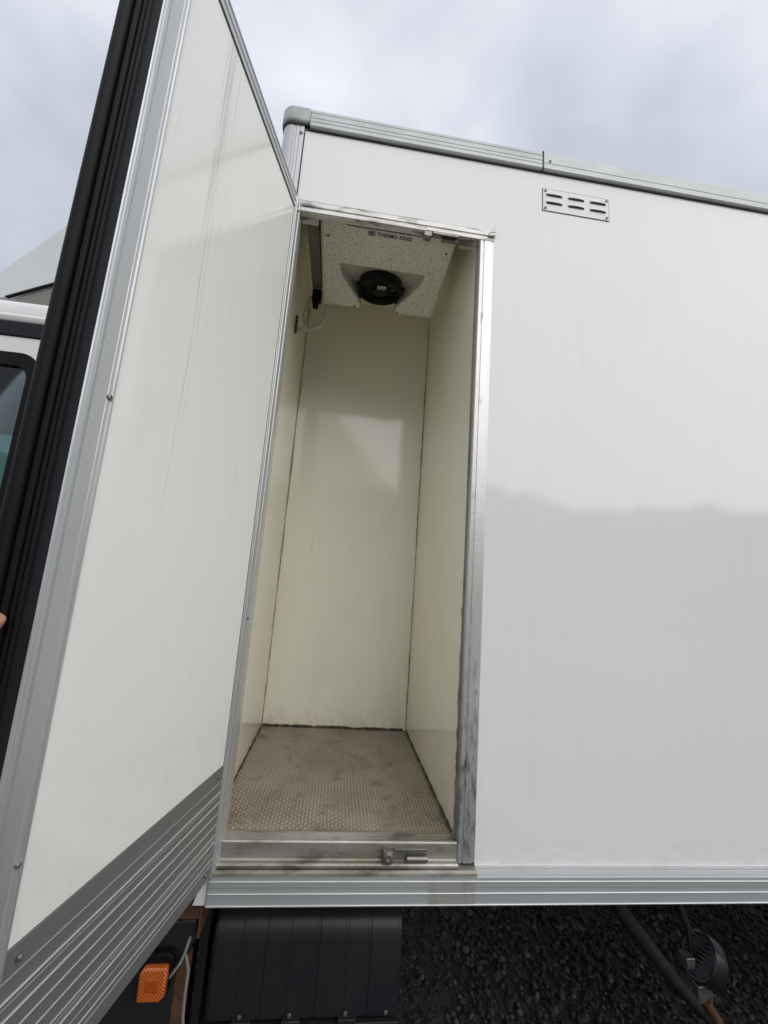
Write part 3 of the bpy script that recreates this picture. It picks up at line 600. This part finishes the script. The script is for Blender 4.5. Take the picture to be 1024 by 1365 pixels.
s = MB(); s.box(.03, DW-.012, -DT_+.004, -.012, DZ1-.0035, DZ1+.004); dpart(s, 'rubber_seal', 'rubber')
def drivet(x, z, r=.0055, mt='steel'):
    Mx = Matrix.Translation((x, .0013, z)) @ Matrix.Rotation(-math.pi/2, 4, 'X')
    q = MB(); q.lathe([(r, -.001), (r, .001), (r*.85, .0026), (r*.5, .0034), (r*.42, .0018), (.0003, .0018)], Mx, 16); dpart(q, 'rivet', mt, smooth=True)
drivet(.6065, .994, .0048); drivet(.576, .236, .0042); drivet(.072, .236, .0035); drivet(.075, .022, .005); drivet(.02, 1.935, .004); drivet(.02, .62, .004); drivet(.6065, .36, .004)
# hinge blocks behind the door edge
for z in (.25, 1.0, 1.72):
    s = MB(); s.box(-.072, -.022, -.040, -.0045, z-.05, z+.05); s.tube([(-.045, -.030, z-.055), (-.045, -.030, z+.055)], .009, 12); part(s, 'hinge', 'steel', bevel=.002)

# ------------------------------------------------------------------ under the body
# mudguard box with raised panels
mg = MB(); X0, X1 = -.022, .518
pf = [(.46, -.15), (.30, -.185), (.21, -.208), (.175, -.222), (.150, -.245), (.142, -.280), (.148, -.47), (.17, -.482), (.46, -.482)]
mg.prof(pf, X0, X1, lambda u, v, w: (w, u, v)); MG = part(mg, 'mudguard', 'plastic', bevel=.008, seg=3)
def mrib(x0, x1, d):
    q = [(y_-d, z_+d*.5) for y_, z_ in pf[1:7]]; s = MB()
    s.prof(q + [(y_+.004, z_-.002) for y_, z_ in reversed(pf[1:7])], x0, x1, lambda u, v, w: (w, u, v)); part(s, 'mudguard_panel', 'plastic', bevel=.003)
for a, b in ((-.012, .054), (.062, .120), (.128, .188), (.196, .270), (.278, .352), (.360, .418), (.426, .508)): mrib(a, b, .0024 if a in (-.012, .128, .278, .426) else .0012)
s = MB()
for x in (.055, .19, .345): s.box(x, x+.05, .130, .150, -.500, -.462)
s.box(X0-.01, X1, .144, .20, -.512, -.483); part(s, 'mudguard_bracket', 'black', bevel=.002)
# rusty cross member, bracket, marker lamp
s = MB(); s.box(-.170, -.040, .04, .30, -.150, -.088); s.box(-.174, -.168, .034, .30, -.19, -.088); s.box(-.042, -.036, .034, .30, -.19, -.088); part(s, 'cross_member', 'rust', bevel=.002)
s = MB(); s.prof([(-.30,-.62),(-.30,-.30),(-.24,-.235),(-.17,-.17),(-.05,-.165),(-.048,-.21),(-.07,-.25),(-.09,-.30),(-.088,-.62)], .062, .30, lambda u, v, w: (u, w, v)); part(s, 'bracket_plate', 'plastic', bevel=.006)
s = MB(); s.prof([(-.175,-.235),(-.165,-.226),(-.105,-.223),(-.092,-.230),(-.09,-.262),(-.175,-.262)], .036, .062, lambda u, v, w: (u, w, v)); part(s, 'lamp_hood', 'rubber', bevel=.004)
LX, LZ = -.1325, -.281
def lamp(w, h, y0, y1, mt, name, bev):
    q = [(LX-w*.5, LZ-h*.5), (LX+w*.36, LZ-h*.5), (LX+w*.5, LZ-h*.32), (LX+w*.5, LZ+h*.5), (LX-w*.36, LZ+h*.5), (LX-w*.5, LZ+h*.32)]
    s = MB(); s.prof(q, y0, y1, lambda u, v, w_: (u, w_, v)); return part(s, name, mt, bevel=bev)
lamp(.072, .082, .044, .060, 'rubber', 'lamp_base', .003)
lamp(.066, .075, .022, .044, 'amber', 'marker_lamp', .006)
s = MB(); s.box(LX-.013, LX+.015, .0195, .0225, LZ-.012, LZ+.014); part(s, 'lamp_window', 'amberdark', bevel=.001)
s = MB(); s.tube([(-.105, .05, -.292), (-.092, .045, -.272), (-.078, .05, -.255), (-.070, .055, -.235), (-.060, .07, -.19)], .0038, 8); s.tube([(-.066, .052, -.238), (-.055, .05, -.27), (-.056, .05, -.32), (-.054, .05, -.37), (-.046, .05, -.42), (-.035, .06, -.50)], .0036, 8); part(s, 'lamp_cable', 'cable', smooth=True)
s = MB(); s.box(-.097, -.065, .07, .12, -.62, -.27); part(s, 'angle_iron', 'rust', bevel=.002)
s = MB(); s.box(-.056, -.036, .16, .40, -.62, -.16); part(s, 'hanger_strap', 'black')
for (x, y, z) in ((-.155, .040, -.12), (-.06, .040, -.12), (-.28, .062, -.36), (-.26, .062, -.50), (-.11, .062, -.50)): rivet((x, y, z), (0, -1, 0), .008, mt='rust', name='bolt')
for x in (.075, .21, .365, .48): rivet((x, .139, -.455), (0, -1, 0), .006, mt='steel', name='bolt')
s = MB(); s.tube([(-.5, .5, -.12), (-.1, .48, -.15), (.55, .5, -.19), (.9, .5, -.14), (1.5, .52, -.17), (2.6, .5, -.12)], .012, 8); part(s, 'air_hose', 'rubber', smooth=True)
s = MB(); s.tube([(-.5, .55, -.16), (.3, .53, -.22), (.7, .54, -.24), (1.2, .56, -.16), (2.6, .5, -.15)], .007, 8); part(s, 'lamp_cable', 'cable', smooth=True)
# chassis rails, cross members, axle, wheels
s = MB(); s.box(-2.2, 3.6, .72, .79, -.34, -.10); part(s, 'chassis_rail', 'black', bevel=.005)
s = MB(); s.box(-2.2, 3.6, 1.41, 1.48, -.34, -.10); part(s, 'chassis_rail', 'black', bevel=.005)
for x in (.1, .75, 1.4, 2.05, 2.7, 3.35): s = MB(); s.box(x, x+.06, .08, 2.12, -.099, -.061); part(s, 'floor_bearer', 'black')
s = MB(); s.box(3.0-.05, 3.05, .35, 1.85, -.62, -.52); part(s, 'axle', 'black', bevel=.01)
def wheel(x, y, sgn, R=.40, w=.22):
    Mx = Matrix.Translation((x, y, GZ+R+.004)) @ Matrix.Rotation(math.pi/2*sgn, 4, 'X')
    s = MB(); s.lathe([(R*.56, -w*.45), (R*.9, -w*.5), (R*.985, -w*.42), (R, -w*.3), (R, w*.3), (R*.985, w*.42), (R*.9, w*.5), (R*.56, w*.45)], Mx, 48); wh = s.build('wheel', M_['rubber'], TR, smooth=True); wh.matrix_parent_inverse = PINV[TR.name]
    s = MB(); s.lathe([(R*.57, w*.46), (R*.53, w*.47), (R*.5, w*.25), (R*.3, w*.2), (R*.2, w*.45), (.001, w*.46)], Mx, 40); r = s.build('rim', M_['alu_white'], wh, smooth=True); r.matrix_parent_inverse = Matrix.Identity(4)
for x in (-1.55, 3.0): wheel(x, .35, 1); wheel(x, 1.85, -1)
# slanting pipe and ribbed drum hanging under the body
s = MB(); s.tube([(1.22, .42, -.08), (1.33, .44, -.25), (1.41, .45, -.41), (1.56, .45, -.575), (1.66, .45, -.68), (1.775, .45, -.785)], [.028, .028, .028, .026, .024, .022], 14); part(s, 'slanting_pipe', mat('dirty_black_pipe', (.010, .010, .011), .75, dirt=[(30, (.045, .035, .025), .52, .7, .8)], bump=[(40, .5, .004, None)]), smooth=True)
dm = Matrix.Translation((1.765, .46, -.595)) @ Vector((-.88, .12, .42)).to_track_quat('Z', 'Y').to_matrix().to_4x4()
s = MB(); s.lathe([(.05, -.04), (.074, -.038), (.079, -.03), (.080, .014), (.076, .019), (.068, .019), (.066, .008), (.002, .008)], dm, 40); part(s, 'ribbed_drum', 'plastic', smooth=True)
for k in range(9):
    v = -.056+.014*k; hw = math.sqrt(max(0, .065**2-v*v)); s = MB(); s.box(-.0038, .0038, -.083, .083, .006, .021)
    s.v = [tuple(dm @ Matrix.Rotation(math.radians(-72), 4, 'Z') @ Vector((v+q[0]+.16*0, q[1]*hw/.083, q[2]))) for q in s.v]; part(s, 'drum_rib', mat('grey_rib', (.06, .07, .078), .45) if k == 0 else bpy.data.materials['grey_rib'], bevel=.001)
s = MB(); s.box(1.715, 1.775, .43, .46, -.72, -.665); part(s, 'pipe_clamp', 'steel', bevel=.003)
s = MB(); s.box(1.665, 1.70, .42, .46, -.60, -.565); part(s, 'pipe_clamp', 'steel', bevel=.003)
s = MB(); s.tube([(1.745, .43, -.71), (1.765, .43, -.745), (1.79, .43, -.775)], .017, 12); part(s, 'pipe_joint', 'rust', smooth=True)
s = MB(); s.tube([(1.62, .60, -.10), (1.70, .55, -.35), (1.745, .50, -.52), (1.74, .47, -.68)], .012, 8); part(s, 'drum_hanger', 'black', smooth=True)

# ------------------------------------------------------------------ cab
CY = .12
def rrect(x0, x1, z0, z1, r, n=6):
    P = []
    for (cx_, cz_, a0) in ((x1-r, z1-r, 0), (x0+r, z1-r, 90), (x0+r, z0+r, 180), (x1-r, z0+r, 270)):
        for k in range(n+1): a = math.radians(a0+90*k/n); P.append((cx_+r*math.cos(a), cz_+r*math.sin(a)))
    return P
def ringed(outer, inner, y0, y1, name, mt, bevel=0):
    bm = bmesh.new(); lo = [bm.verts.new((x, y0, z)) for x, z in outer]; li = [bm.verts.new((x, y0, z)) for x, z in inner]
    es = [bm.edges.new((l[i], l[(i+1) % len(l)])) for l in (lo, li) for i in range(len(l))]
    bmesh.ops.triangle_fill(bm, use_beauty=True, use_dissolve=False, edges=es)
    r = bmesh.ops.extrude_face_region(bm, geom=list(bm.faces)); bmesh.ops.translate(bm, vec=(0, y1-y0, 0), verts=[g_ for g_ in r['geom'] if isinstance(g_, bmesh.types.BMVert)])
    bmesh.ops.recalc_face_normals(bm, faces=bm.faces); s = MB(); s.v = [tuple(v.co) for v in bm.verts]
    bm.verts.index_update(); s.f = [tuple(v.index for v in f.verts) for f in bm.faces]; bm.free(); return part(s, name, mt)
wo = rrect(-1.62, -.775, .62, 1.385, .06); wi = rrect(-1.59, -.805, .65, 1.342, .045)
ringed([(-2.15, -.35), (-.42, -.35), (-.42, 1.44), (-1.75, 1.44), (-1.95, 1.1), (-2.15, .55)], wo, CY, CY+.04, 'cab_side', 'cabwhite')
ringed(wo, wi, CY-.004, CY+.03, 'window_seal', 'rubber')
gl = bpy.data.materials.new('dark_side_glass'); gl.use_nodes = True; tt = gl.node_tree; tt.nodes.clear()
o_ = tt.nodes.new('ShaderNodeOutputMaterial'); gs = tt.nodes.new('ShaderNodeBsdfGlossy'); gs.inputs['Roughness'].default_value = .02; tr = tt.nodes.new('ShaderNodeBsdfTransparent'); tr.inputs['Color'].default_value = (.72, .80, .80, 1)
fr = tt.nodes.new('ShaderNodeFresnel'); fr.inputs['IOR'].default_value = 1.5; mxs = tt.nodes.new('ShaderNodeMixShader'); tt.links.new(fr.outputs[0], mxs.inputs[0]); tt.links.new(tr.outputs[0], mxs.inputs[1]); tt.links.new(gs.outputs[0], mxs.inputs[2]); tt.links.new(mxs.outputs[0], o_.inputs[0])
s = MB(); s.prof(wi, CY+.008, CY+.013, lambda u, v, w: (u, w, v)); part(s, 'side_window', gl)
s = MB(); s.box(-.46, -.42, CY+.041, 2.08, -.35, 1.44); s.box(-1.95, -.461, 2.04, 2.08, -.35, .62); s.box(-2.11, -.461, CY+.041, 2.039, -.35, -.31); part(s, 'cab_shell', 'cabwhite')
s = MB(); s.box(-.80, -.461, 2.04, 2.08, .621, 1.44); part(s, 'cab_pillar', 'cabwhite')
s = MB(); s.prof([(-2.15, -.30), (-2.15, .55), (-2.11, .55), (-2.11, -.30)], CY+.041, 2.039, lambda u, v, w: (u, w, v)); part(s, 'cab_front', 'cabwhite')
s = MB(); s.prof([(-2.148, .551), (-1.95, 1.1), (-1.75, 1.44), (-1.745, 1.44), (-1.945, 1.1), (-2.142, .551)], CY+.041, 2.039, lambda u, v, w: (u, w, v)); part(s, 'windscreen', gl)
# roof: black gutter strip, rounded white roof
s = MB(); s.box(-1.75, -.42, CY-.006, 2.09, 1.4405, 1.492); part(s, 'gutter_strip', 'navy', bevel=.004)
s = MB(); s.prof([(-.0, 1.493), (-.006, 1.50), (-.008, 1.512), (-.004, 1.516), (-.004, 1.545), (.004, 1.565), (.02, 1.575), (.10, 1.58), (1.0, 1.60), (1.86, 1.58), (1.94, 1.56), (1.95, 1.493)], -1.74, -.43, lambda u, v, w: (w, CY+u, v)); part(s, 'cab_roof', 'cabwhite', bevel=.006)
# interior: dashboard, seat, red cloth, block added for teal light in the window
s = MB(); s.box(-1.05, -.60, .30, .80, .30, .45); s.box(-.74, -.60, .32, .78, .45, 1.12); sea = part(s, 'seat', 'teal', bevel=.04, seg=3)
s = MB(); s.box(-1.0, -.62, .25, .34, .42, .93); part(s, 'red_cloth', 'darkred', bevel=.02)
s = MB(); s.box(-1.10, -.60, .20, .33, .935, 1.14); part(s, 'teal_block', 'teal', bevel=.02)
s = MB(); s.box(-.465, -.461, CY+.05, 2.03, -.3, 1.43); part(s, 'cab_lining', 'duct')
s = MB(); s.box(-1.7, -.47, .17, 2.03, 1.42, 1.438); part(s, 'headlining', 'duct')
# roof fairing
s = MB(); pf2 = [(-1.72, 1.60), (-1.31, 1.68), (-.75, 2.26), (-.66, 2.28), (-.62, 2.2), (-.62, 1.98), (-1.17, 1.655), (-1.60, 1.592)]
s.prof([(-1.75, 1.60), (-1.31, 1.64), (-1.116, 1.785), (-.925, 2.025), (-.74, 2.25), (-.64, 2.27), (-.60, 2.2), (-.60, 1.86), (-.80, 1.835), (-1.06, 1.69), (-1.5, 1.585)], .30, 1.9, lambda u, v, w: (u, w, v)); part(s, 'roof_fairing', 'fairing')
s = MB(); s.prof([(-1.07, 1.681), (-.80, 1.828), (-.60, 1.852), (-.60, 1.857), (-.80, 1.834), (-1.08, 1.685)], .294, .302, lambda u, v, w: (u, w, v)); part(s, 'fairing_edge', 'rubber')
s = MB(); s.prof([(-1.04, 1.60), (-1.04, 1.690), (-.80, 1.826), (-.62, 1.85), (-.62, 1.60)], .3035, 1.8, lambda u, v, w: (u, w, v)); part(s, 'fairing_shade', mat('fairing_shade_tone', (.20, .19, .17), .7))  # underside shade of the fairing put in as a brown-grey sheet

# ------------------------------------------------------------------ photographer
def skin_body(name, joints, edges, mt, parent, root=0, sub=2):
    me = bpy.data.meshes.new(name); me.from_pydata([j[0] for j in joints], edges, []); o = bpy.data.objects.new(name, me); C.objects.link(o)
    sk = o.modifiers.new('skin', 'SKIN'); sk.use_smooth_shade = True
    for i, j in enumerate(joints):
        r = j[1]; me.skin_vertices[0].data[i].radius = r if isinstance(r, tuple) else (r, r); me.skin_vertices[0].data[i].use_root = (i == root)
    ss = o.modifiers.new('sub', 'SUBSURF'); ss.levels = sub; ss.render_levels = sub
    me.materials.append(mt)
    dg = bpy.context.evaluated_depsgraph_get(); bpy.context.view_layer.update(); dg = bpy.context.evaluated_depsgraph_get()
    m2 = bpy.data.meshes.new_from_object(o.evaluated_get(dg)); bpy.data.objects.remove(o)
    o = bpy.data.objects.new(name, m2); C.objects.link(o)
    if not m2.materials: m2.materials.append(mt)
    m2.materials[0] = mt
    if parent: o.parent = parent; o.matrix_parent_inverse = PINV[parent.name]
    return o
PN = empty('person', (.16, -1.62, GZ)); tag(PN, 'person in a grey jacket whose thumb grips the black rubber edge of the open door', 'person')
PINV[PN.name] = Matrix.Translation(PN.location).inverted()
hx, hy = .20, -1.56
J = [((.16,-1.62,-.02),(.15,.11)), ((.165,-1.62,.14),(.135,.10)), ((.17,-1.61,.32),(.165,.115)), ((.18,-1.60,.44),(.11,.085)), ((.19,-1.585,.52),.055), ((hx,hy,.585),.062), ((hx,hy+.01,.66),(.076,.092)), ((hx,hy,.735),(.066,.08)),
     ((.01,-1.59,.425),.064), ((-.17,-1.42,.34),.047), ((-.30,-1.10,.44),.04), ((-.335,-.80,.555),.027),
     ((.36,-1.58,.43),.064), ((.46,-1.47,.24),.047), ((.375,-1.36,.46),.038), ((.315,-1.30,.62),.026),
     ((.07,-1.62,-.10),.095), ((.06,-1.60,-.48),.062), ((.05,-1.64,-.84),.045), ((.25,-1.62,-.10),.095), ((.27,-1.60,-.48),.062), ((.28,-1.66,-.84),.045)]
Ed = [(0,1),(1,2),(2,3),(3,4),(4,5),(5,6),(6,7),(3,8),(8,9),(9,10),(10,11),(3,12),(12,13),(13,14),(14,15),(0,16),(16,17),(17,18),(0,19),(19,20),(20,21)]
thin = [(p_, (tuple(a*.68 for a in r_) if isinstance(r_, tuple) else r_*.68) if (i < 4 or i in (8,9,10,12,13,14) or i > 15) else r_) for i, (p_, r_) in enumerate(J)]
body = skin_body('body', thin, Ed, M_['skin'], PN)
# clothes as slightly larger shells
def cloth(name, ids, mt, g):
    mp_ = {k: i for i, k in enumerate(ids)}
    jj = [(J[k][0], tuple(a+g for a in (J[k][1] if isinstance(J[k][1], tuple) else (J[k][1],)*2))) for k in ids]
    ee = [(mp_[a], mp_[b]) for a, b in Ed if a in mp_ and b in mp_]
    return skin_body(name, jj, ee, mt, PN)
cloth('jacket', [0,1,2,3,8,9,10,11,12,13,14,15], M_['jacket'], .014); cloth('trousers', [0,16,17,18,19,20,21], M_['trousers'], .013)
s = MB(); s.lathe([(.072, -.02), (.088, .02), (.090, .06), (.078, .10), (.05, .125), (.002, .134)], Matrix.Translation((hx, hy-.008, .675)) @ Matrix.Rotation(math.radians(8), 4, 'X') @ Matrix.Diagonal((.93, 1.1, 1, 1)), 28); part(s, 'hair', 'hair', PN, smooth=True)
s = MB(); s.tube([(hx, hy+.085, .675), (hx, hy+.108, .648), (hx, hy+.09, .638)], [.008, .013, .008], 10); part(s, 'nose', 'skin', PN, smooth=True)
for sx in (-1, 1):
    s = MB(); s.lathe([(.002, -.011), (.008, -.008), (.0115, 0), (.008, .008), (.002, .011)], Matrix.Translation((hx+sx*.031, hy+.087, .682)), 14); part(s, 'eye', mat('eye_white', (.7, .68, .64), .2) if sx < 0 else bpy.data.materials['eye_white'], PN, smooth=True)
    s = MB(); s.tube([(hx+sx*.078, hy-.005, .69), (hx+sx*.09, hy-.012, .67), (hx+sx*.08, hy, .638)], [.008, .013, .007], 8); part(s, 'ear', 'skin', PN, smooth=True)
s = MB(); s.tube([(hx-.024, hy+.088, .612), (hx, hy+.097, .61), (hx+.024, hy+.088, .612)], [.003, .007, .003], 8); part(s, 'mouth', mat('lips', (.42, .17, .14), .5), PN, smooth=True)
for x in (.05, .28):
    s = MB(); s.box(x-.05, x+.05, -1.74, -1.46, GZ+.002, GZ+.075); part(s, 'shoe', 'shoe', PN, bevel=.03, seg=4)
# left hand gripping the door edge (thumb on the rubber seal, fingers round the outside)
J2 = [((-.335,-.80,.555),(.028,.024)), ((-.318,-.735,.590),(.036,.022)), ((-.300,-.680,.628),(.040,.018))]
hand = skin_body('hand', J2, [(0,1),(1,2)], M_['skin'], PN)
def finger(pts, rs, name='finger'): return skin_body(name, [(p_, r_) for p_, r_ in zip(pts, rs)], [(i, i+1) for i in range(len(pts)-1)], M_['skin'], PN)
finger([(-.318,-.715,.588), (-.275,-.672,.590), (-.236,-.648,.610), (-.2065,-.6415,.640), (-.190,-.640,.666), (-.1865,-.6395,.6725)], [.018, .0165, .015, .0135, .0120, .0085], 'thumb')
for k, (dz, ln) in enumerate(((.045, .95), (.022, 1.05), (-.002, 1.0), (-.024, .82))):
    bx, by, bz = -.306, -.665, .638+dz-.012
    finger([(-.312, -.70, .605+dz*.6), (bx, by, bz), (bx+.004, by+.035*ln, bz+.012), (bx+.026, by+.062*ln, bz+.014), (bx+.042, by+.070*ln, bz+.010)], [.011, .0105, .009, .0085, .007])
# thumb nail on the side towards the camera
nm = Matrix.Translation((-.1875, -.6510, .6675)) @ Vector((.20, -.95, .22)).to_track_quat('Z', 'Y').to_matrix().to_4x4()
s = MB(); s.lathe([(.0070, -.003), (.0072, -.0005), (.0055, .0012), (.001, .0018)], nm @ Matrix.Rotation(math.radians(0), 4, 'Z') @ Matrix.Diagonal((1, 1.25, 1, 1)), 16); part(s, 'thumb_nail', 'nail', PN, smooth=True)
# right hand round the phone
hand2 = skin_body('hand', [((.315,-1.30,.62),(.028,.022)), ((.300,-1.275,.665),(.036,.018)), ((.292,-1.258,.70),(.036,.014))], [(0,1),(1,2)], M_['skin'], PN)
for k in range(4):
    z = .690+.018*k; finger([(.298,-1.262,z-.01), (.306,-1.245,z), (.300,-1.2385,z+.002), (.288,-1.2385,z+.002)], [.010,.0095,.0085,.0075])
finger([(.300,-1.28,.675), (.284,-1.272,.705), (.270,-1.264,.722)], [.012,.0105,.009], 'thumb')
s = MB(); s.box(-.037, .037, -.0045, .0035, -.118, .030); s.v = [tuple(Matrix.Translation((.244, -1.247, .742)) @ Matrix.Rotation(-.0, 4, 'X') @ Vector(v)) for v in s.v]
ph = s.build('phone', M_['shoe'], None, bevel=.003); tag(ph, 'black phone held upright in the right hand of the photographer', 'phone')
print('objects', len(bpy.data.objects))
